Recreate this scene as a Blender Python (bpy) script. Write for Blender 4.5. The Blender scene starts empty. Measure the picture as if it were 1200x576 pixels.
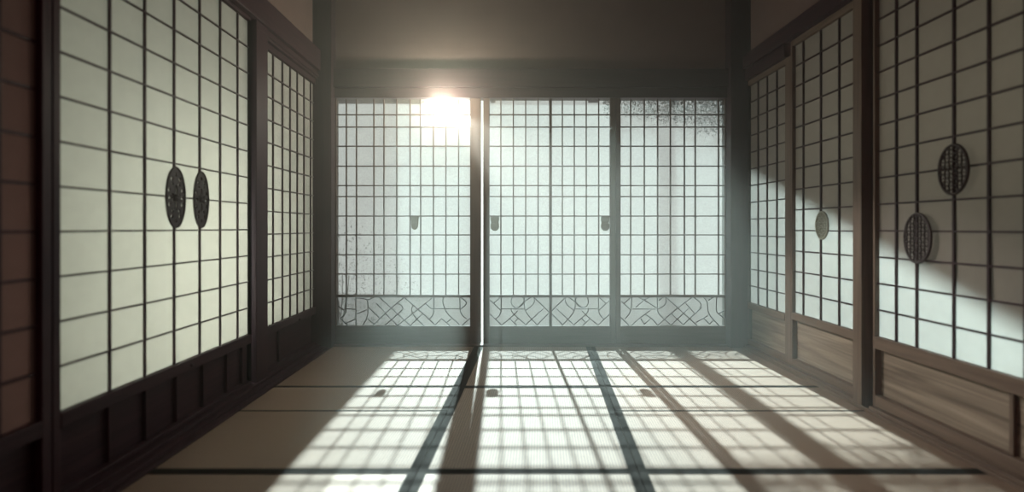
import bpy, bmesh, math, random
from mathutils import Vector, noise
random.seed(7)
C = bpy.context.scene.collection
F, HX, HY, CH = 500.0, 595.0, 266.0, 0.974     # focal length in px, vanishing point, eye height
YB = 3.53                                       # back wall distance
XL, XR = -1.553, 1.94                           # faces of the side screens
CEIL = 3.0

def bx(px): return (px - HX) * YB / F           # back wall: pixel column -> x
def bh(py): return CH - (py - HY) * YB / F      # back wall: pixel row -> height
def ly(px): return F * XL / (px - HX)           # left wall: pixel column -> depth
def ry(px): return F * XR / (px - HX)

# ------------------------------------------------------------------ materials
def nt(name):
    m = bpy.data.materials.new(name); m.use_nodes = True
    t = m.node_tree; t.nodes.clear()
    return m, t, t.nodes, t.links

def ramp(n, stops):
    r = n.new('ShaderNodeValToRGB')
    while len(r.color_ramp.elements) < len(stops): r.color_ramp.elements.new(0.5)
    for e, (p, c) in zip(r.color_ramp.elements, stops):
        e.position = p; e.color = (*c, 1)
    return r

def wood(name, axis, dark, light, rough=0.5, scale=1.0):
    m, t, n, l = nt(name)
    geo = n.new('ShaderNodeNewGeometry')
    mp = n.new('ShaderNodeMapping')
    s = [34 * scale] * 3; s[axis] = 1.6 * scale
    mp.inputs['Scale'].default_value = s
    l.new(geo.outputs['Position'], mp.inputs['Vector'])
    n1 = n.new('ShaderNodeTexNoise'); n1.inputs['Scale'].default_value = 1.0
    n1.inputs['Detail'].default_value = 6; n1.inputs['Distortion'].default_value = 1.4
    l.new(mp.outputs['Vector'], n1.inputs['Vector'])
    r = ramp(n, [(0.28, dark), (0.5, tuple((a + b) / 2 for a, b in zip(dark, light))), (0.72, light)])
    l.new(n1.outputs['Fac'], r.inputs['Fac'])
    b = n.new('ShaderNodeBsdfPrincipled'); b.inputs['Roughness'].default_value = rough; b.inputs['Specular IOR Level'].default_value = 0.25
    l.new(r.outputs['Color'], b.inputs['Base Color'])
    bp = n.new('ShaderNodeBump'); bp.inputs['Strength'].default_value = 0.25; bp.inputs['Distance'].default_value = 0.002
    l.new(n1.outputs['Fac'], bp.inputs['Height']); l.new(bp.outputs['Normal'], b.inputs['Normal'])
    o = n.new('ShaderNodeOutputMaterial'); l.new(b.outputs[0], o.inputs[0])
    return m

def plain(name, col, rough=0.6, metal=0.0, nscale=0, namp=0.1, bump=0.0, spec=0.4):
    m, t, n, l = nt(name)
    b = n.new('ShaderNodeBsdfPrincipled'); b.inputs['Roughness'].default_value = rough
    b.inputs['Metallic'].default_value = metal
    b.inputs['Base Color'].default_value = (*col, 1)
    if nscale:
        geo = n.new('ShaderNodeNewGeometry')
        x = n.new('ShaderNodeTexNoise'); x.inputs['Scale'].default_value = nscale; x.inputs['Detail'].default_value = 5
        l.new(geo.outputs['Position'], x.inputs['Vector'])
        r = ramp(n, [(0.3, tuple(c * (1 - namp) for c in col)), (0.7, tuple(min(1, c * (1 + namp)) for c in col))])
        l.new(x.outputs['Fac'], r.inputs['Fac']); l.new(r.outputs['Color'], b.inputs['Base Color'])
        if bump:
            bp = n.new('ShaderNodeBump'); bp.inputs['Strength'].default_value = bump; bp.inputs['Distance'].default_value = 0.003
            l.new(x.outputs['Fac'], bp.inputs['Height']); l.new(bp.outputs['Normal'], b.inputs['Normal'])
    b.inputs['Specular IOR Level'].default_value = spec
    o = n.new('ShaderNodeOutputMaterial'); l.new(b.outputs[0], o.inputs[0])
    return m

def paper(name, front, back, see=0.0, nscale=60, amp=0.05, tr=0.5):
    """washi or frosted glass: reflects, passes light through diffusely, and lets a share pass straight"""
    m, t, n, l = nt(name)
    geo = n.new('ShaderNodeNewGeometry')
    x = n.new('ShaderNodeTexNoise'); x.inputs['Scale'].default_value = nscale; x.inputs['Detail'].default_value = 6
    l.new(geo.outputs['Position'], x.inputs['Vector'])
    r1 = ramp(n, [(0.35, tuple(c * (1 - amp) for c in front)), (0.65, front)])
    r2 = ramp(n, [(0.35, tuple(c * (1 - amp) for c in back)), (0.65, back)])
    l.new(x.outputs['Fac'], r1.inputs['Fac']); l.new(x.outputs['Fac'], r2.inputs['Fac'])
    d = n.new('ShaderNodeBsdfDiffuse'); l.new(r1.outputs['Color'], d.inputs['Color'])
    tl = n.new('ShaderNodeBsdfTranslucent'); l.new(r2.outputs['Color'], tl.inputs['Color'])
    mx = n.new('ShaderNodeMixShader'); mx.inputs[0].default_value = tr
    l.new(d.outputs[0], mx.inputs[1]); l.new(tl.outputs[0], mx.inputs[2])
    last = mx
    if see:
        tp = n.new('ShaderNodeBsdfTransparent'); tp.inputs['Color'].default_value = (1, 1, 1, 1)
        m2 = n.new('ShaderNodeMixShader')
        rr = n.new('ShaderNodeMapRange')
        rr.inputs['From Min'].default_value = 0.3; rr.inputs['From Max'].default_value = 0.7
        rr.inputs['To Min'].default_value = see - 0.06; rr.inputs['To Max'].default_value = see + 0.04
        l.new(x.outputs['Fac'], rr.inputs['Value']); l.new(rr.outputs['Result'], m2.inputs[0])
        l.new(mx.outputs[0], m2.inputs[1]); l.new(tp.outputs[0], m2.inputs[2])
        last = m2
    o = n.new('ShaderNodeOutputMaterial'); l.new(last.outputs[0], o.inputs[0])
    return m

def tatami_mat():
    m, t, n, l = nt('woven_rush')
    geo = n.new('ShaderNodeNewGeometry')
    dp = n.new('ShaderNodeVectorMath'); dp.operation = 'DOT_PRODUCT'
    dp.inputs[1].default_value = (1, -0.0776, 0)
    l.new(geo.outputs['Position'], dp.inputs[0])
    mu = n.new('ShaderNodeMath'); mu.operation = 'MULTIPLY'; mu.inputs[1].default_value = 2 * math.pi / 0.0125
    l.new(dp.outputs['Value'], mu.inputs[0])
    si = n.new('ShaderNodeMath'); si.operation = 'SINE'; l.new(mu.outputs[0], si.inputs[0])
    mr = n.new('ShaderNodeMapRange'); mr.inputs['From Min'].default_value = -1; mr.inputs['From Max'].default_value = 1
    l.new(si.outputs[0], mr.inputs['Value'])
    mp = n.new('ShaderNodeMapping'); mp.inputs['Scale'].default_value = (14, 260, 1)
    l.new(geo.outputs['Position'], mp.inputs['Vector'])
    x = n.new('ShaderNodeTexNoise'); x.inputs['Scale'].default_value = 1; x.inputs['Detail'].default_value = 4
    l.new(mp.outputs['Vector'], x.inputs['Vector'])
    r1 = ramp(n, [(0.0, (0.115, 0.074, 0.050)), (0.55, (0.262, 0.180, 0.130)), (1.0, (0.28, 0.194, 0.141))])
    l.new(mr.outputs[0], r1.inputs['Fac'])
    r2 = ramp(n, [(0.3, (0.86, 0.84, 0.8)), (0.7, (1, 1, 1))])
    l.new(x.outputs['Fac'], r2.inputs['Fac'])
    mm = n.new('ShaderNodeMixRGB'); mm.blend_type = 'MULTIPLY'; mm.inputs[0].default_value = 1
    l.new(r1.outputs['Color'], mm.inputs[1]); l.new(r2.outputs['Color'], mm.inputs[2])
    b = n.new('ShaderNodeBsdfPrincipled'); b.inputs['Roughness'].default_value = 0.62
    l.new(mm.outputs[0], b.inputs['Base Color'])
    bp = n.new('ShaderNodeBump'); bp.inputs['Strength'].default_value = 0.35; bp.inputs['Distance'].default_value = 0.0015
    l.new(mr.outputs[0], bp.inputs['Height']); l.new(bp.outputs['Normal'], b.inputs['Normal'])
    o = n.new('ShaderNodeOutputMaterial'); l.new(b.outputs[0], o.inputs[0])
    return m

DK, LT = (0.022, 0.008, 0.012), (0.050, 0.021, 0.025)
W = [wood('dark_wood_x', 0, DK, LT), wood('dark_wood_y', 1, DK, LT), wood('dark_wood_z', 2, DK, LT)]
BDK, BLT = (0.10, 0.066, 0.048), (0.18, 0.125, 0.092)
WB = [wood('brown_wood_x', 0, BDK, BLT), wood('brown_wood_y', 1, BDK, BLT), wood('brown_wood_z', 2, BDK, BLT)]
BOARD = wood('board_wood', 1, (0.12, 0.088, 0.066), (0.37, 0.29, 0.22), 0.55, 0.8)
BDOOR = [wood('door_wood_x', 0, (0.06, 0.036, 0.03), (0.11, 0.072, 0.06)), None, wood('door_wood_z', 2, (0.06, 0.036, 0.03), (0.11, 0.072, 0.06))]
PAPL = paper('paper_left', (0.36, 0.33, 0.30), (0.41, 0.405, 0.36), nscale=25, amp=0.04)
PAPD = paper('paper_dimmed', (0.13, 0.095, 0.085), (0.17, 0.12, 0.105), nscale=25, amp=0.04)  # darker paper colour standing in for this screen's dimmer light
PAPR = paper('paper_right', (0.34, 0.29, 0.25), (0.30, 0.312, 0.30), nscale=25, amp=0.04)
GLASS = paper('frosted_pane', (0.4, 0.37, 0.32), (0.10, 0.102, 0.095), see=0.62, nscale=150, amp=0.25, tr=0.6)
CLEAR = paper('torn_pane', (0.6, 0.55, 0.5), (0.8, 0.78, 0.76), see=0.86, nscale=30, amp=0.2, tr=0.8)
STAIN = paper('patterned_glass', (0.24, 0.20, 0.17), (0.05, 0.05, 0.045), see=0.46, nscale=110, amp=0.3, tr=0.6)
PLAST = plain('plaster', (0.17, 0.115, 0.10), 0.85, 0, 9, 0.06, 0.15)
CEILM = plain('ceiling_boards', (0.10, 0.07, 0.055), 0.7, 0, 4, 0.15)
RUSH = tatami_mat()
CLOTH = plain('border_cloth', (0.014, 0.0115, 0.009), 0.75, 0, 240, 0.3, 0.3, 0.08)
LEAD = plain('lead_came', (0.06, 0.05, 0.05), 0.5)
IRON = plain('pierced_iron', (0.045, 0.035, 0.035), 0.5, 0.3)
PALEM = plain('pale_metal', (0.27, 0.28, 0.22), 0.6)
PULLM = plain('pull_metal', (0.24, 0.24, 0.18), 0.6)
RATTAN = plain('woven_dark', (0.05, 0.035, 0.035), 0.6)
LEAF = plain('leaves', (0.020, 0.015, 0.010), 0.8, 0, 8, 0.3, 0, 0.1)
BARK = plain('bark', (0.03, 0.02, 0.015), 0.9, 0, 30, 0.3)

# ------------------------------------------------------------------ builders
def box(bm, a, b):
    x0, x1 = sorted((a[0], b[0])); y0, y1 = sorted((a[1], b[1])); z0, z1 = sorted((a[2], b[2]))
    v = [bm.verts.new(p) for p in ((x0,y0,z0),(x1,y0,z0),(x1,y1,z0),(x0,y1,z0),(x0,y0,z1),(x1,y0,z1),(x1,y1,z1),(x0,y1,z1))]
    for f in ((0,3,2,1),(4,5,6,7),(0,1,5,4),(1,2,6,5),(2,3,7,6),(3,0,4,7)): bm.faces.new([v[i] for i in f])

def prism(bm, pts, z0, z1):
    lo = [bm.verts.new((p[0], p[1], z0)) for p in pts]; hi = [bm.verts.new((p[0], p[1], z1)) for p in pts]
    bm.faces.new(lo[::-1]); bm.faces.new(hi)
    k = len(pts)
    for i in range(k): bm.faces.new((lo[i], lo[(i+1) % k], hi[(i+1) % k], hi[i]))

def tube(bm, pts, r, seg=6):
    pts = [Vector(p) for p in pts]; rings = []
    for i, p in enumerate(pts):
        d = (pts[min(i+1, len(pts)-1)] - pts[max(i-1, 0)]).normalized()
        u = d.orthogonal().normalized() if i == 0 else (u - d * u.dot(d)).normalized()
        v = d.cross(u)
        rings.append([bm.verts.new(p + (u * math.cos(2*math.pi*k/seg) + v * math.sin(2*math.pi*k/seg)) * r) for k in range(seg)])
    for a, b in zip(rings, rings[1:]):
        for k in range(seg): bm.faces.new((a[k], a[(k+1) % seg], b[(k+1) % seg], b[k]))
    bm.faces.new(rings[0][::-1]); bm.faces.new(rings[-1])

def obj(name, bm, mat, parent=None, bevel=0.0, smooth=False):
    bmesh.ops.recalc_face_normals(bm, faces=bm.faces)
    if parent is not None:
        bmesh.ops.translate(bm, verts=bm.verts, vec=-Vector(ORG[parent.name]))
    if smooth:
        for f in bm.faces: f.smooth = True
    me = bpy.data.meshes.new(name); bm.to_mesh(me); bm.free()
    o = bpy.data.objects.new(name, me); C.objects.link(o)
    me.materials.append(mat)
    if parent is not None:
        o.parent = parent; ORG[o.name] = ORG[parent.name]
    else:
        ORG[o.name] = (0, 0, 0)
    if bevel:
        md = o.modifiers.new('bevel', 'BEVEL'); md.width = bevel; md.segments = 2; md.limit_method = 'ANGLE'
    return o
ORG = {}

def thing(name, loc, label, cat, group=None):
    o = bpy.data.objects.new(name, None); C.objects.link(o)
    o.location = loc; o.empty_display_size = 0.1; ORG[o.name] = tuple(loc)
    o['label'] = label; o['category'] = cat
    if group: o['group'] = group
    return o

def struct(name, boxes, mat, bevel=0.0):
    bm = bmesh.new()
    for a, b in boxes: box(bm, a, b)
    o = obj(name, bm, mat, None, bevel); o['kind'] = 'structure'
    return o

def one(boxes):
    bm = bmesh.new()
    for a, b in boxes: box(bm, a, b)
    return bm

# ------------------------------------------------------------------ room shell
YF = -1.2
struct('floor', [((XL-0.25, YF-0.1, -0.16), (XR+0.25, YB+0.12, -0.055))], W[0])
struct('ceiling', [((XL-0.25, YF-0.1, CEIL), (XR+0.25, YB+0.2, CEIL+0.08))], CEILM)
struct('wall_front', [((XL-0.25, YF-0.1, -0.055), (XR+0.25, YF, CEIL))], PLAST)
# plaster above the beams, and solid wall beyond the last screens on each side
struct('wall_left', [((XL-0.12, YF, 2.38), (XL-0.02, YB, CEIL)), ((XL-0.12, YF, -0.055), (XL-0.02, 0.38, 2.38))], PLAST)
struct('wall_right', [((XR+0.02, YF, 2.33), (XR+0.12, YB, CEIL)), ((XR+0.02, YF, -0.055), (XR+0.12, 0.38, 2.33))], PLAST)
struct('wall_back', [((XL-0.12, YB, bh(84)), (XR+0.12, YB+0.08, CEIL))], PLAST)
# horizontal beams
hb = bh(83)
struct('trim_1', [((bx(393)-0.01, YB-0.05, bh(104)), (bx(852)+0.01, YB+0.06, hb)),
                  ((bx(393)-0.01, YB-0.03, bh(115.5)), (bx(852)+0.01, YB+0.06, bh(104)-0.002))], W[0], 0.003)
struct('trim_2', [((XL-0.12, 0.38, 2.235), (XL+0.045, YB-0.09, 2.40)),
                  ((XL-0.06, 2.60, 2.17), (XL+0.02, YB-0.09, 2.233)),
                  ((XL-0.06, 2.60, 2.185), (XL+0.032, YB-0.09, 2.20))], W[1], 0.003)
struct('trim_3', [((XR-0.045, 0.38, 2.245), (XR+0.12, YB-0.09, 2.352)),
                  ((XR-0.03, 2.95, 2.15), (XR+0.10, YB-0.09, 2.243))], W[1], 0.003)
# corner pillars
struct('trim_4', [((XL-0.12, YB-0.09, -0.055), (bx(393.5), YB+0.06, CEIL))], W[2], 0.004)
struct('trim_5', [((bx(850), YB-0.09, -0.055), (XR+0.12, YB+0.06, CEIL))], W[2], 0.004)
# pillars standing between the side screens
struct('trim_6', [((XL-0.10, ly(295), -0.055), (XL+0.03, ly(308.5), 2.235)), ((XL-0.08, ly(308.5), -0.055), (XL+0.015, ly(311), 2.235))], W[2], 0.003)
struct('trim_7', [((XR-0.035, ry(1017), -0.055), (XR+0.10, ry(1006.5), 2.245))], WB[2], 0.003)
struct('shade_strip', [((XR+0.03, ry(1024.5), -0.055), (XR+0.10, ry(1017)-0.001, 2.245))], W[2])  # set-back strip in dark wood, imitating the shaded recess beside the pillar
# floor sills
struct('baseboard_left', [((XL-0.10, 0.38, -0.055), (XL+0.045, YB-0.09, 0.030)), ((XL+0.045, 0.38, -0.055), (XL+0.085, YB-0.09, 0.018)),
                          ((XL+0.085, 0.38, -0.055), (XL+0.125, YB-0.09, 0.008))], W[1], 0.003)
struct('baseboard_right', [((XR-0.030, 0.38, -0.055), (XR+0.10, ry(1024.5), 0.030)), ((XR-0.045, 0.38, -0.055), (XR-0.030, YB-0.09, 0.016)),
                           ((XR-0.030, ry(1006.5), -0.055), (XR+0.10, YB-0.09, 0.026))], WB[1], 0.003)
struct('baseboard_back', [((bx(393.5), YB-0.05, -0.055), (bx(850), YB+0.06, 0.012))], BDOOR[0], 0.003)
# unseen eave and rafter, added to shade the left mats and a right strip
struct('added_eave', [((-4.0, YB+0.10, 2.86), (-0.93, YB+3.0, 2.94))], W[1])
struct('added_rafter_right', [((1.22, YB+0.10, 2.86), (1.37, YB+2.95, 3.0))], W[1])

struct('added_rafter_gap', [((-0.255, YB+0.10, 2.86), (-0.185, YB+2.95, 3.0))], W[1])  # unseen rafter added to block sun through the gap between the doors
# unseen sloping board, added to cast a diagonal edge on the right screens
bm = bmesh.new()
xg = XR + 0.7
lo = [(0.2, 0.10), (4.4, 0.10+4.2*0.46)]
v8 = [bm.verts.new((x, y, z)) for x in (xg, xg+0.04) for y, z in ((lo[0][0], lo[0][1]), (lo[1][0], lo[1][1]), (4.4, 3.6), (0.2, 3.6))]
for f in ((0,1,2,3),(7,6,5,4),(0,4,5,1),(1,5,6,2),(2,6,7,3),(3,7,4,0)): bm.faces.new([v8[i] for i in f])
o = obj('added_barge_board', bm, W[1]); o['kind'] = 'structure'

# ------------------------------------------------------------------ tatami
def sl(z): return bx(562) - (YB - z) * 0.0689
def sr(z): return bx(691) - (YB - z) * 0.0863
ML, MR = XL + 0.127, XR - 0.047
def edge_l(z): return ML
def edge_r(z): return MR
rows3 = [3.478, 2.604, 1.703, 0.62]
rows4 = [3.478, 2.604, 2.265, 1.703, 0.62]
def tatami(l, r, z1, z0, wl, wr, wf, wb, label):
    g = 0.0012
    P = [(l(z0)+g, z0+g), (r(z0)-g, z0+g), (r(z1)-g, z1-g), (l(z1)+g, z1-g)]
    cx = sum(p[0] for p in P) / 4; cy = sum(p[1] for p in P) / 4
    t = thing('tatami_mat', (cx, cy, -0.055), label, 'floor mat', 'tatami mats covering the floor')
    bm = bmesh.new(); prism(bm, P, -0.055, 0.0); obj('rush_surface', bm, RUSH, t)
    def strip(p, q, d):           # border strip along p->q, d = inward offset vector
        bm = bmesh.new()
        prism(bm, [p, q, (q[0]+d[0], q[1]+d[1]), (p[0]+d[0], p[1]+d[1])], -0.02, 0.0022)
        obj('cloth_border', bm, CLOTH, t, 0.0008)
    if wl: strip(P[0], P[3], (wl, 0))
    if wr: strip(P[2], P[1], (-wr, 0))
    def x_at(y, side): 
        a, b = (P[0], P[3]) if side else (P[1], P[2])
        return a[0] + (b[0]-a[0]) * (y-a[1]) / (b[1]-a[1])
    if wf:
        y0, y1 = z0+g, z0+g+wf
        bm = bmesh.new(); prism(bm, [(x_at(y0,1)+wl, y0), (x_at(y0,0)-wr, y0), (x_at(y1,0)-wr, y1), (x_at(y1,1)+wl, y1)], -0.02, 0.0018); obj('cloth_border', bm, CLOTH, t)
    if wb:
        y0, y1 = z1-g-wb, z1-g
        bm = bmesh.new(); prism(bm, [(x_at(y0,1)+wl, y0), (x_at(y0,0)-wr, y0), (x_at(y1,0)-wr, y1), (x_at(y1,1)+wl, y1)], -0.02, 0.0018); obj('cloth_border', bm, CLOTH, t)
LW = 0.036
cen = ['straw tatami mat touching the back doors in the middle column, covered in lattice shadow',
       'largest brightly lit straw tatami mat in the middle column, second from the back doors',
       'straw tatami mat in the middle column cut off by the bottom of the photo']
for i in range(3):
    tatami(sl, sr, rows3[i], rows3[i+1], LW, LW, 0.016, 0 if i == 0 else 0.016, cen[i])
lef = ['half shaded straw tatami mat in the back left corner of the floor',
       'narrow straw tatami mat in the left column, second from the back doors',
       'straw tatami mat third from the back doors in the shaded left column',
       'straw tatami mat at the bottom left, cut off by the photo edge']
rig = ['sunlit straw tatami mat in the back right corner of the floor',
       'narrow straw tatami mat in the right column, second from the back doors',
       'straw tatami mat crossed by a broad brown shadow, right column, third from the doors',
       'straw tatami mat at the bottom right, cut off by the photo edge']
wf_ = [0.015, 0.004, 0.018, 0.01]; wb_ = [0, 0.006, 0.004, 0.018]
for i in range(4):
    tatami(edge_l, sl, rows4[i], rows4[i+1], 0, LW, wf_[i], wb_[i], lef[i])
    tatami(sr, edge_r, rows4[i], rows4[i+1], LW, 0, wf_[i], wb_[i], rig[i])

# ------------------------------------------------------------------ flat ornament from 2D outlines with holes
def outline_mesh(outer, holes, depth):
    cu = bpy.data.curves.new('o', 'CURVE'); cu.dimensions = '2D'; cu.fill_mode = 'BOTH'; cu.extrude = depth / 2
    for pts in [outer] + holes:
        s = cu.splines.new('POLY'); s.points.add(len(pts) - 1)
        for p, q in zip(s.points, pts): p.co = (q[0], q[1], 0, 1)
        s.use_cyclic_u = True
    o = bpy.data.objects.new('o', cu); C.objects.link(o)
    dg = bpy.context.evaluated_depsgraph_get(); dg.update()
    me = bpy.data.meshes.new_from_object(o.evaluated_get(dg))
    bm = bmesh.new(); bm.from_mesh(me)
    bpy.data.objects.remove(o); bpy.data.curves.remove(cu); bpy.data.meshes.remove(me)
    bmesh.ops.remove_doubles(bm, verts=bm.verts, dist=1e-5)
    return bm

def ell(cx, cy, a, b, n=28, rot=0.0):
    c, s = math.cos(rot), math.sin(rot)
    out = []
    for k in range(n):
        t = 2*math.pi*k/n; u, v = a*math.cos(t), b*math.sin(t)
        out.append((cx + u*c - v*s, cy + u*s + v*c))
    return out

def to_side(bm, x, yc, zc):      # (u,v,w) -> (x+w, yc+u, zc+v)
    for v in bm.verts:
        u, w, d = v.co; v.co = Vector((x + d, yc + u, zc + w))

def medallion_pierced(parent, x, yc, zc, a, b):
    holes = []
    for sv in (-1, 1):
        holes.append(ell(0, sv*b*0.27, a*0.15, b*0.16, 12))
    for k in range(10):
        t = math.pi * (2*k+1) / 10
        holes.append(ell(math.cos(t)*a*0.72, math.sin(t)*b*0.76, a*0.125, b*0.08, 10, 0))
    for sx in (-1, 1):
        holes.append(ell(sx*a*0.66, 0, a*0.17, b*0.07, 12))
        for sv in (-1, 1):
            holes.append(ell(sx*a*0.36, sv*b*0.44, a*0.11, b*0.07, 10))
            holes.append(ell(sx*a*0.34, sv*b*0.10, a*0.10, b*0.055, 10))
    bm = outline_mesh(ell(0, 0, a, b, 48), holes, 0.008)
    to_side(bm, x, yc, zc)
    o = obj('oval_medallion', bm, IRON, parent)
    o['label'] = 'dark pierced oval medallion'
    bm = bmesh.new(); tube(bm, [(x+0.003, yc+p[0], zc+p[1]) for p in ell(0, 0, a, b, 48)+[(a, 0.0)]], 0.0045, 6)
    obj('rim', bm, IRON, o, 0, True)
    bm = bmesh.new()                                  # flower boss at the middle
    for k in range(8):
        t = 2*math.pi*k/8
        tube(bm, [(x+0.006, yc, zc), (x+0.008, yc+math.cos(t)*a*0.26, zc+math.sin(t)*b*0.10)], 0.003, 5)
    obj('rosette', bm, IRON, o)
    return o

def medallion_woven(parent, x, yc, zc, a, b, mat, step=0.0175, r=0.0030, lab='dark woven oval medallion'):
    bm = bmesh.new()
    tube(bm, [(x, yc+p[0], zc+p[1]) for p in ell(0, 0, a, b, 48)+[(a, 0.0)]], 0.0062, 8)
    o = obj('oval_medallion', bm, mat, parent, 0, True); o['label'] = lab
    bm = bmesh.new()
    nu = int(a/step); nv = int(b/step)
    for i in range(-nu, nu+1):
        u = i*step; h = b*math.sqrt(max(0, 1-(u/a)**2))
        k = max(4, int(2*h/(step/2)))
        if h > 0.01: tube(bm, [(x + 0.003*math.cos(math.pi*(v0/step) + i*math.pi), yc+u, zc+v0) for v0 in [-h+2*h*j/k for j in range(k+1)]], r*1.25, 5)
    for j in range(-nv, nv+1):
        v = j*step; h = a*math.sqrt(max(0, 1-(v/b)**2))
        k = max(4, int(2*h/(step/2)))
        if h > 0.01: tube(bm, [(x - 0.003*math.cos(math.pi*(u0/step) + j*math.pi), yc+u0, zc+v) for u0 in [-h+2*h*q/k for q in range(k+1)]], r*1.1, 5)
    obj('weave', bm, mat, o, 0, True)
    return o

# ------------------------------------------------------------------ side screens
def side_screen(side, name, label, group, y0, y1, ys, zb, zt, nrow, mats, papermat, fy0=0.03, fy1=0.03,
                rail=0.055, battens=(), board_bot=0.03, boardmat=None, face=None, bar=0.007, zs=None, top=0.04, latmat=None):
    """y0..y1 opening of the paper; ys inner bars; the room lies towards -s*x"""
    s = -1 if side == 'l' else 1
    X = XL if side == 'l' else XR
    if face is not None: X = face
    def bxs(xa, xb, ya, yb, za, zb_): return ((X + s*xa, ya, za), (X + s*xb, yb, zb_))
    t = thing(name, (X + s*0.02, (y0+y1)/2, 0.03), label, 'sliding screen', group)
    obj('stile', one([bxs(-0.004, 0.036, y0-fy0, y0, 0.031, zt+top)]), mats[2], t, 0.002)
    obj('stile', one([bxs(-0.004, 0.036, y1, y1+fy1, 0.031, zt+top)]), mats[2], t, 0.002)
    obj('top_rail', one([bxs(-0.003, 0.035, y0, y1, zt, zt+top)]), mats[1], t, 0.002)
    mr = obj('middle_rail', one([bxs(-0.006, 0.035, y0, y1, zb-rail, zb)]), mats[1], t, 0.003)
    obj('bottom_rail', one([bxs(-0.004, 0.035, y0, y1, 0.031, board_bot)]), mats[1], t, 0.003)
    obj('kick_board', one([bxs(0.030, 0.040, y0, y1, board_bot, zb-rail)]), boardmat or mats[1], t)
    for b0, b1 in battens:
        obj('batten', one([bxs(0.014, 0.030, b0, b1, board_bot, zb-rail)]), mats[2], t, 0.002)
    lat = []
    ys = [y * (abs(X) + 0.015) / abs(X) for y in ys]      # bars sit a little behind the frame face
    for y in ys: lat.append(bxs(0.010, 0.020, y-bar/2, y+bar/2, zb, zt))
    zz = zs or [zb + (zt-zb)*k/nrow for k in range(1, nrow)]
    for z in zz: lat.append(bxs(0.0105, 0.0195, y0, y1, z-bar/2, z+bar/2))
    obj('lattice', one(lat), latmat or W[2], t)
    obj('paper', one([bxs(0.0205, 0.0212, y0, y1, zb, zt)]), papermat, t)
    return t, mr

def knob(parent, x, y, z):
    bm = bmesh.new()
    bmesh.ops.create_uvsphere(bm, u_segments=12, v_segments=8, radius=0.008)
    for v in bm.verts: v.co = Vector((v.co.x*0.8 + x, v.co.y + y, v.co.z + z))
    obj('stud', bm, IRON, parent, 0, True)

GL, GR = 'paper screens along the left wall', 'paper screens along the right wall'
# left wall, from the camera to the back
t, mr = side_screen('l', 'sliding_screen', 'sliding screen with paper toned for dim light, cut off by the left photo edge', GL,
    0.42, ly(48), [0.6, 0.78, 0.96, 1.14, 1.30], 0.33, 2.217, 12, W, PAPD, rail=0.055, bar=0.010)
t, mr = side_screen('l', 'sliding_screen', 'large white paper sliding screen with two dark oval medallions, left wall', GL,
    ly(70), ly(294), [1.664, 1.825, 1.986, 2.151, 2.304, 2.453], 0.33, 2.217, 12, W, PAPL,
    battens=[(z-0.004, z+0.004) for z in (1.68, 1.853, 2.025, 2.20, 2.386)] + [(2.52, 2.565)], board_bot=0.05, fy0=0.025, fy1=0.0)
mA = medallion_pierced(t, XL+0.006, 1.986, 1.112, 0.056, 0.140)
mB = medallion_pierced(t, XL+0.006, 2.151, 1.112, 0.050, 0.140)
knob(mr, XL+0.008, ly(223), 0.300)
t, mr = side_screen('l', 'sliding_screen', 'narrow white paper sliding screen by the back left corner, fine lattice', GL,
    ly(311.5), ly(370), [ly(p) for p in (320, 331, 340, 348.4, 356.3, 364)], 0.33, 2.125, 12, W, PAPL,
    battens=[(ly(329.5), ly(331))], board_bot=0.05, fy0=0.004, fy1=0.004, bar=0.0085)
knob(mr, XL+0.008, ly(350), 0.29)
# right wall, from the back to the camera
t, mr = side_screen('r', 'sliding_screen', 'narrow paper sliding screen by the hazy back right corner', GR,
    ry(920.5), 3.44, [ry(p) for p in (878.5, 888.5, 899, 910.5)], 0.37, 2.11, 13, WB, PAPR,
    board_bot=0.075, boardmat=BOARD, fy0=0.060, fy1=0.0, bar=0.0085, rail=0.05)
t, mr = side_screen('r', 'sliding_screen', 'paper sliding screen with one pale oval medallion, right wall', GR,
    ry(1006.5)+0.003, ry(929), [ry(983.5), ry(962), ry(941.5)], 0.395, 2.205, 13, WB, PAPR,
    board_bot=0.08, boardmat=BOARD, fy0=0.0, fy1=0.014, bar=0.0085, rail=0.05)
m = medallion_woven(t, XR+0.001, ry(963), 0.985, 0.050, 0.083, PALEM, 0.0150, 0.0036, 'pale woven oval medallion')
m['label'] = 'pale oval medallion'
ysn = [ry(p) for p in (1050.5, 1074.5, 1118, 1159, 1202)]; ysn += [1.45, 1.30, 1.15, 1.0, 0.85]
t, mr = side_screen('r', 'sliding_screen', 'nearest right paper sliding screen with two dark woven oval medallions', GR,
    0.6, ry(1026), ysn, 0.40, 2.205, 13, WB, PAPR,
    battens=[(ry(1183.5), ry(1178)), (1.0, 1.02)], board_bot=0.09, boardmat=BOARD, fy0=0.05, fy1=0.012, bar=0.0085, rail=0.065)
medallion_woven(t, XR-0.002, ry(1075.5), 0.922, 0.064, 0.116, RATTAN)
medallion_woven(t, XR-0.002, ry(1117.5), 1.225, 0.060, 0.107, RATTAN)

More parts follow.
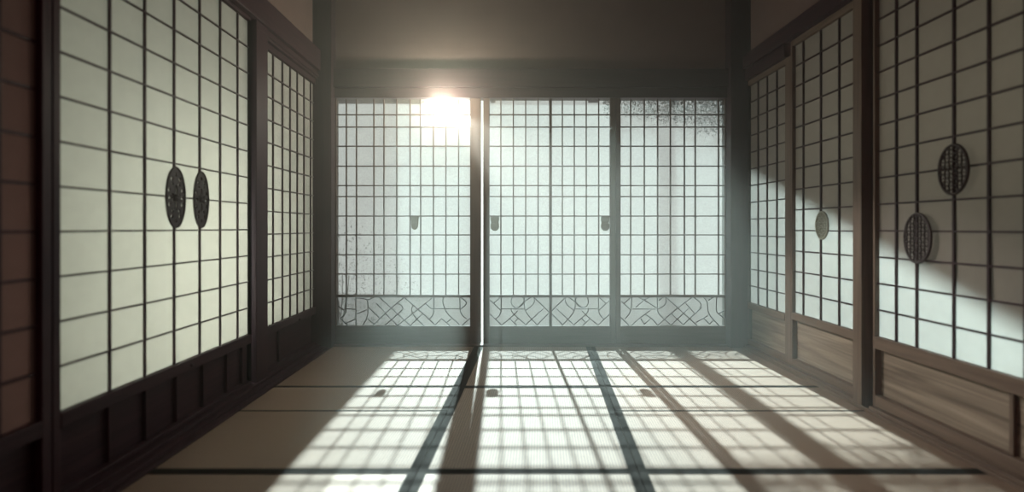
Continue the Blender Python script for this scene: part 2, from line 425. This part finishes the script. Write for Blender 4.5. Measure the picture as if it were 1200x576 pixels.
# ------------------------------------------------------------------ back doors
RY = [134.4, 148.8, 171.3, 194.6, 217.3, 230.2, 253, 275, 298.2, 320.8]
def lead(pl, off):
    out = []
    for line in pl:
        pts = [(bx(off + x*170/1200), bh(330 + y*170/1200)) for x, y in line]
        out.append(pts)
    return out
PA = [[(110,122),(110,230),(100,270),(60,300)],[(188,122),(190,362)],[(110,222),(190,228)],[(205,135),(275,140),(290,160),(290,290),(245,362)],
 [(290,150),(340,125)],[(290,205),(385,300)],[(290,310),(350,355)],[(200,265),(280,230)],[(40,200),(100,240)],[(385,122),(640,362)],
 [(590,128),(430,262),(330,362)],[(590,128),(755,272),(845,355)],[(830,128),(535,362)],[(430,258),(535,362)],[(360,180),(430,250)],
 [(665,190),(645,235),(690,310),(755,362)],[(745,260),(640,362)],[(765,180),(820,225)],[(835,122),(835,225),(830,275),(800,305)],
 [(820,222),(1050,222)],[(915,122),(905,170),(925,215),(940,260),(1050,355)],[(1050,122),(1052,240),(1070,280),(1105,305)],
 [(1055,128),(1120,175),(1052,230)],[(1135,300),(1070,360)],[(900,305),(845,355)],[(900,305),(970,362)],[(980,305),(945,335)],
 [(580,225),(490,310),(430,362)],[(60,300),(120,362)],[(100,345),(185,310)],[(530,180),(570,190),(580,225)]]
PB = [[(185,130),(130,178)],[(100,150),(190,235)],[(193,122),(193,240),(180,280),(145,308)],[(100,265),(195,357)],[(193,222),(385,225)],
 [(285,122),(272,165),(290,205),(330,215),(372,190),(385,150),(372,122)],[(385,122),(385,235),(440,305),(495,360)],[(275,215),(280,250),(320,290),(400,357)],
 [(440,125),(390,160),(330,215)],[(465,122),(470,170),(440,205),(390,240)],[(465,122),(590,250)],[(590,255),(490,357)],[(540,222),(395,357)],
 [(330,240),(265,305),(195,357)],[(265,305),(325,362)],[(335,300),(305,330)]]
PB += [[(1192-x if x < 590 else 602, y) for x, y in ln] for ln in PB]
PC = [[(280,125),(220,180)],[(200,160),(280,235)],[(287,122),(280,250),(230,308)],[(192,290),(262,360)],[(290,225),(485,225)],
 [(345,128),(385,150),(430,130)],[(390,150),(320,210)],[(390,150),(490,215)],[(498,122),(498,240),(515,275),(615,360)],[(545,125),(510,155)],
 [(568,122),(572,175),(545,205),(500,225)],[(570,125),(828,362)],[(785,128),(660,220),(500,360)],[(735,180),(810,265)],[(755,220),(610,360)],
 [(610,258),(715,357)],[(865,210),(710,357)],[(800,125),(865,180),(850,215)],[(880,125),(915,165),(915,265),(1010,362)],[(960,125),(920,155)],
 [(990,122),(985,240),(1000,262),(1050,300)],[(1050,240),(1000,265)],[(440,235),(345,305),(285,360)],[(400,270),(460,310),(498,357)],
 [(440,305),(390,350)],[(360,305),(390,350)],[(915,280),(820,335)],[(880,300),(930,350)],[(965,315),(930,350)]]

def back_door(label, fx0, x0, x1, fx1, vs, pats, off, stile=None, hot=None):
    t = thing('sliding_door', (bx((x0+x1)/2), YB+0.015, 0.012), label, 'sliding door', 'lattice doors across the back wall')
    ya, yb = YB-0.012, YB+0.024
    zT, zM1, zM0, zB = bh(116), bh(345), bh(348), bh(381.5)
    obj('stile', one([((bx(fx0), ya, 0.013), (bx(x0), yb, bh(115.5)))]), BDOOR[2], t, 0.002)
    obj('stile', one([((bx(x1), ya, 0.013), (bx(fx1), yb, bh(115.5)))]), BDOOR[2], t, 0.002)
    obj('bottom_rail', one([((bx(x0), ya, 0.013), (bx(x1), yb, zB))]), BDOOR[0], t, 0.002)
    obj('middle_rail', one([((bx(x0), ya+0.004, zM0), (bx(x1), yb-0.004, zM1))]), BDOOR[0], t)
    if stile: obj('mullion', one([((bx(stile[0]), ya+0.001, zB), (bx(stile[1]), yb-0.002, zT))]), BDOOR[2], t)
    w = 0.0093
    lat = [((bx(v)-w/2, ya+0.006, zM1), (bx(v)+w/2, ya+0.018, zT)) for v in vs]
    lat += [((bx(x0), ya+0.0065, bh(r)-w/2), (bx(x1), ya+0.0175, bh(r)+w/2)) for r in RY]
    obj('lattice', one(lat), BDOOR[2], t)
    yp = ya + 0.0185
    if hot:
        hx, hy = bx(hot[0]), bh(hot[1])
        obj('pane', one([((bx(x0), yp, zM1), (hx, yp+0.002, zT)), ((hx, yp, zM1), (bx(x1), yp+0.002, hy))]), GLASS, t)
        o = obj('clear_pane', one([((hx, yp, hy), (bx(x1), yp+0.002, zT))]), CLEAR, t); o['label'] = 'glaring clear top panes'
    else:
        obj('pane', one([((bx(x0), yp, zM1), (bx(x1), yp+0.002, zT))]), GLASS, t)
    obj('patterned_glass', one([((bx(x0), yp, zB), (bx(x1), yp+0.002, zM0))]), STAIN, t)
    bm = bmesh.new()
    for ln in lead(pats, off):
        ln = [(min(max(x, bx(x0)), bx(x1)), min(max(z, zB), zM0)) for x, z in ln]
        if len(ln) > 2:      # round the bends
            for _ in range(2):
                q = [ln[0]]
                for a, b in zip(ln, ln[1:]):
                    q += [(a[0]*.75+b[0]*.25, a[1]*.75+b[1]*.25), (a[0]*.25+b[0]*.75, a[1]*.25+b[1]*.75)]
                q.append(ln[-1]); ln = q
        tube(bm, [(x, yp-0.002, z) for x, z in ln], 0.0046, 5)
    obj('lead_tracery', bm, LEAD, t, 0, True)
    return t

def pull(parent, px, kind):
    """small shield-shaped finger pull: flared cap over a rounded cup"""
    cx, zt = bx(px), bh(253.4)
    s = YB/F
    if kind == 0:
        cap = [(-5,0),(5,0),(4.6,-3),(3.9,-7.5),(-3.9,-7.5),(-4.6,-3)]
        cup = [(-4.1,-7)] + [(4.1*math.cos(t), -10 - 5.6*math.sin(t)) for t in [math.pi*k/12 for k in range(12, -1, -1)]] + [(4.1,-7)]
    else:
        cap = [(-5.2,-1.2),(-3,0.2),(3,0.2),(5.2,-1.2),(5.4,-4.2),(4.2,-6.6),(4.4,-8.4),(-4.4,-8.4),(-4.2,-6.6),(-5.4,-4.2)]
        cup = [(-5.2,-9.5),(-4.4,-8)] + [(4.4,-8),(5.2,-9.5)] + [(5.2*math.cos(t), -11 - 6*math.sin(t)) for t in [math.pi*k/12 for k in range(1, 12)]]
    bm = outline_mesh([(x*s, y*s) for x, y in cap], [], 0.010)
    for v in bm.verts: v.co = Vector((cx+v.co.x, YB-0.017+v.co.z, zt+v.co.y))
    o = obj('door_pull', bm, PULLM, parent, 0.0015); o['label'] = 'small grey green finger pull'
    bm = outline_mesh([(x*s, y*s) for x, y in cup], [], 0.016)
    for v in bm.verts: v.co = Vector((cx+v.co.x, YB-0.018+v.co.z, zt+v.co.y))
    obj('cup', bm, PULLM, o, 0.003)

tA = back_door('left lattice door with blown out top panes and a small finger pull', 393.6, 394.8, 551, 563.6,
    [406, 417.8, 438.2, 450, 465, 480.6, 493, 508, 522.6, 537.5], PA, 390, hot=(493, 148.8))
pull(tA, 486.6, 0)
tB = back_door('middle lattice door with two finger pulls and a central mullion', 566.4, 573.8, 714.7, 721,
    [587, 601.6, 616, 630.6, 659, 673, 687, 701.6], PB, 560, stile=(643.6, 646.6))
pull(tB, 580, 1); pull(tB, 708.6, 1)
tC = back_door('right lattice door with darkened upper panes, no finger pull', 721.2, 727, 849, 849.9,
    [739, 755, 770.6, 785.6, 802, 814.7, 842], PC, 700)

# ------------------------------------------------------------------ tree added outside to darken the upper right panes
tr = thing('added_shade_tree', (2.6, YB+0.75, -0.1), 'added dark leafy branches outside, there to darken the upper right panes of the right door', 'tree')
bm = bmesh.new()
tube(bm, [(2.6, YB+0.75, -0.1), (2.58, YB+0.72, 1.2), (2.5, YB+0.68, 2.1), (2.4, YB+0.66, 2.9)], 0.07, 8)
obj('trunk', bm, BARK, tr, 0, True)
bm = bmesh.new()
for x1, z1 in ((1.05, 2.25), (1.4, 2.05), (1.75, 1.8), (1.2, 2.6)):
    tube(bm, [(2.5, YB+0.68, 2.3), ((2.5+x1)/2, YB+0.45, (2.3+z1)/2+0.12), (x1+0.15, YB+0.25, z1+0.15)], 0.006, 6)
obj('branches', bm, BARK, tr, 0, True)
bm = bmesh.new(); n = 0
while n < 17000:
    x = random.uniform(0.85, 2.3); z = random.uniform(1.58, 2.22); y = YB + random.uniform(0.12, 0.34)
    # the crown thins out towards the lower left
    d = (x - 1.5) * 0.5 + (z - 1.86) * 2.4 + 0.15*noise.noise(Vector((x*4, y*4, z*4)))
    if random.random() > min(1, max(0, d*1.5 + 0.1)): continue
    s = random.uniform(0.007, 0.011)
    c = Vector((x, y, z)); u = Vector((random.gauss(0,1), random.gauss(0,1), random.gauss(0,1))).normalized()
    w = u.orthogonal().normalized(); 
    vs = [bm.verts.new(c + u*s*a + w*s*b) for a, b in ((-1,0),(0,-.5),(1,0),(0,.5))]
    bm.faces.new(vs); n += 1
obj('leaves', bm, LEAF, tr)

# low shrub added outside to darken the lower left panes
sh = thing('added_shade_shrub', (-1.62, YB+0.55, -0.1), 'added brown shrub outside, there to darken the lower left panes of the left door', 'shrub')
bm = bmesh.new()
for k in range(5):
    a = random.uniform(-0.25, 0.3)
    tube(bm, [(-1.62, YB+0.55, -0.1), (-1.6+a*0.5, YB+0.55, 0.25), (-1.65+a*1.6, YB+0.5+random.uniform(-.1,.1), 0.5+random.uniform(0,.15))], 0.004, 5)
obj('stems', bm, BARK, sh, 0, True)
bm = bmesh.new(); n = 0
while n < 3600:
    x = random.uniform(-2.3, -0.75); z = random.uniform(-0.05, 1.3); y = YB + random.uniform(0.3, 0.7)
    d = (-0.95 - x) * 0.8 + (0.60 - z) * 0.9 + 0.12*noise.noise(Vector((x*4, y*4, z*4)))
    if random.random() > min(1, max(0, d*0.9 + 0.05)): continue
    s = random.uniform(0.007, 0.011)
    c = Vector((x, y, z)); u = Vector((random.gauss(0,1), random.gauss(0,1), random.gauss(0,1))).normalized()
    w = u.orthogonal().normalized()
    vs = [bm.verts.new(c + u*s*a + w*s*b) for a, b in ((-1,0),(0,-.5),(1,0),(0,.5))]
    bm.faces.new(vs); n += 1
obj('leaves', bm, LEAF, sh)

# ------------------------------------------------------------------ haze hanging in the room
m, t_, n_, l_ = nt('haze')
v = n_.new('ShaderNodeVolumeScatter'); v.inputs['Density'].default_value = 0.10; v.inputs['Anisotropy'].default_value = 0.45
v.inputs['Color'].default_value = (0.98, 1.0, 0.92, 1)
o_ = n_.new('ShaderNodeOutputMaterial'); l_.new(v.outputs[0], o_.inputs['Volume'])
bm = bmesh.new(); box(bm, (XL+0.13, 1.3, 0.012), (XR-0.06, YB-0.06, CEIL-0.02))
hz = obj('haze', bm, m); hz['kind'] = 'stuff'; hz['label'] = 'pale green sunlit haze hanging before the back doors'; hz['category'] = 'haze'

# ------------------------------------------------------------------ light
def look(o, target):
    o.rotation_euler = (Vector(target) - o.location).to_track_quat('-Z', 'Y').to_euler()
def light(kind, name, loc, target, energy, color, **kw):
    d = bpy.data.lights.new(name, kind); d.energy = energy; d.color = color
    for k, val in kw.items(): setattr(d, k, val)
    o = bpy.data.objects.new(name, d); C.objects.link(o); o.location = loc; look(o, target)
    return o
light('SUN', 'sun', (0, 8, 6), (0.10, 8-6, 0), 43, (0.76, 1.0, 1.0), angle=math.radians(0.8))
# added spot just inside the clear top panes, lighting the right boards
light('SPOT', 'fill_spot', (bx(522), YB-0.07, bh(133)), (1.94, 2.1, -0.10), 240, (1.0, 0.98, 0.90),
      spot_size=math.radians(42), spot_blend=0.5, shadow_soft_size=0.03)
light('POINT', 'bloom_lamp', (bx(522), YB-0.20, bh(128)), (0, 0, 0), 30.0, (1.0, 0.95, 0.74), shadow_soft_size=0.02)  # added point lamp lending a glow to the beam above
light('AREA', 'pane_backlight', (bx(522), YB+0.10, bh(130)), (bx(522), 0, bh(130)), 3, (1.0, 1.0, 0.88), shape='RECTANGLE', size=0.36, size_y=0.20)  # added lamp just behind the clear panes, making them blaze white
# lamps set outside the side screens in place of daylight
light('AREA', 'daylight_left', (XL-0.75, 2.40, 0.80), (XL, 2.40, 0.80), 200, (0.92, 1.0, 0.98), shape='RECTANGLE', size=0.7, size_y=0.9)
light('SPOT', 'daylight_right', (XR+2.6, 1.6, 1.2), (XR, 1.9, 0.6), 8500, (0.87, 1.0, 0.99), spot_size=math.radians(90), shadow_soft_size=0.16)  # spot beyond the added board, brightening the lower right paper
light('AREA', 'daylight_right_high', (XR+0.6, 2.0, 1.5), (XR, 2.0, 1.5), 25, (1.0, 0.84, 0.62), shape='RECTANGLE', size=1.8, size_y=0.9)
# added dim red fill lamp behind the camera, warming the shade
light('AREA', 'fill_behind', (0.2, -1.0, 1.9), (0.2, 3.0, 1.0), 5.2, (1.0, 0.34, 0.34), shape='RECTANGLE', size=1.8, size_y=1.0)

w = bpy.data.worlds.new('world'); bpy.context.scene.world = w; w.use_nodes = True
bg = w.node_tree.nodes['Background']; bg.inputs[0].default_value = (0.92, 1.0, 0.93, 1); bg.inputs[1].default_value = 1.4

# ------------------------------------------------------------------ camera
cam = bpy.data.cameras.new('camera'); co = bpy.data.objects.new('camera', cam); C.objects.link(co)
co.location = (0, 0, CH); co.rotation_euler = (math.pi/2, 0, 0)
cam.sensor_width = 36; cam.lens = 36*F/1200
cam.shift_x = (600-HX)/1200; cam.shift_y = (HY-288)/1200
cam.clip_start = 0.05
cam.dof.use_dof = True; cam.dof.focus_distance = 3.2; cam.dof.aperture_fstop = 0.62
sc = bpy.context.scene; sc.camera = co
sc.view_settings.view_transform = 'Standard'; sc.view_settings.look = 'None'
sc.view_settings.exposure = 0; sc.view_settings.gamma = 1; sc.view_settings.use_curve_mapping = False
sc.cycles.use_denoising = True
sc.cycles.max_bounces = 10; sc.cycles.transparent_max_bounces = 12; sc.cycles.diffuse_bounces = 5
sc.cycles.sample_clamp_indirect = 4
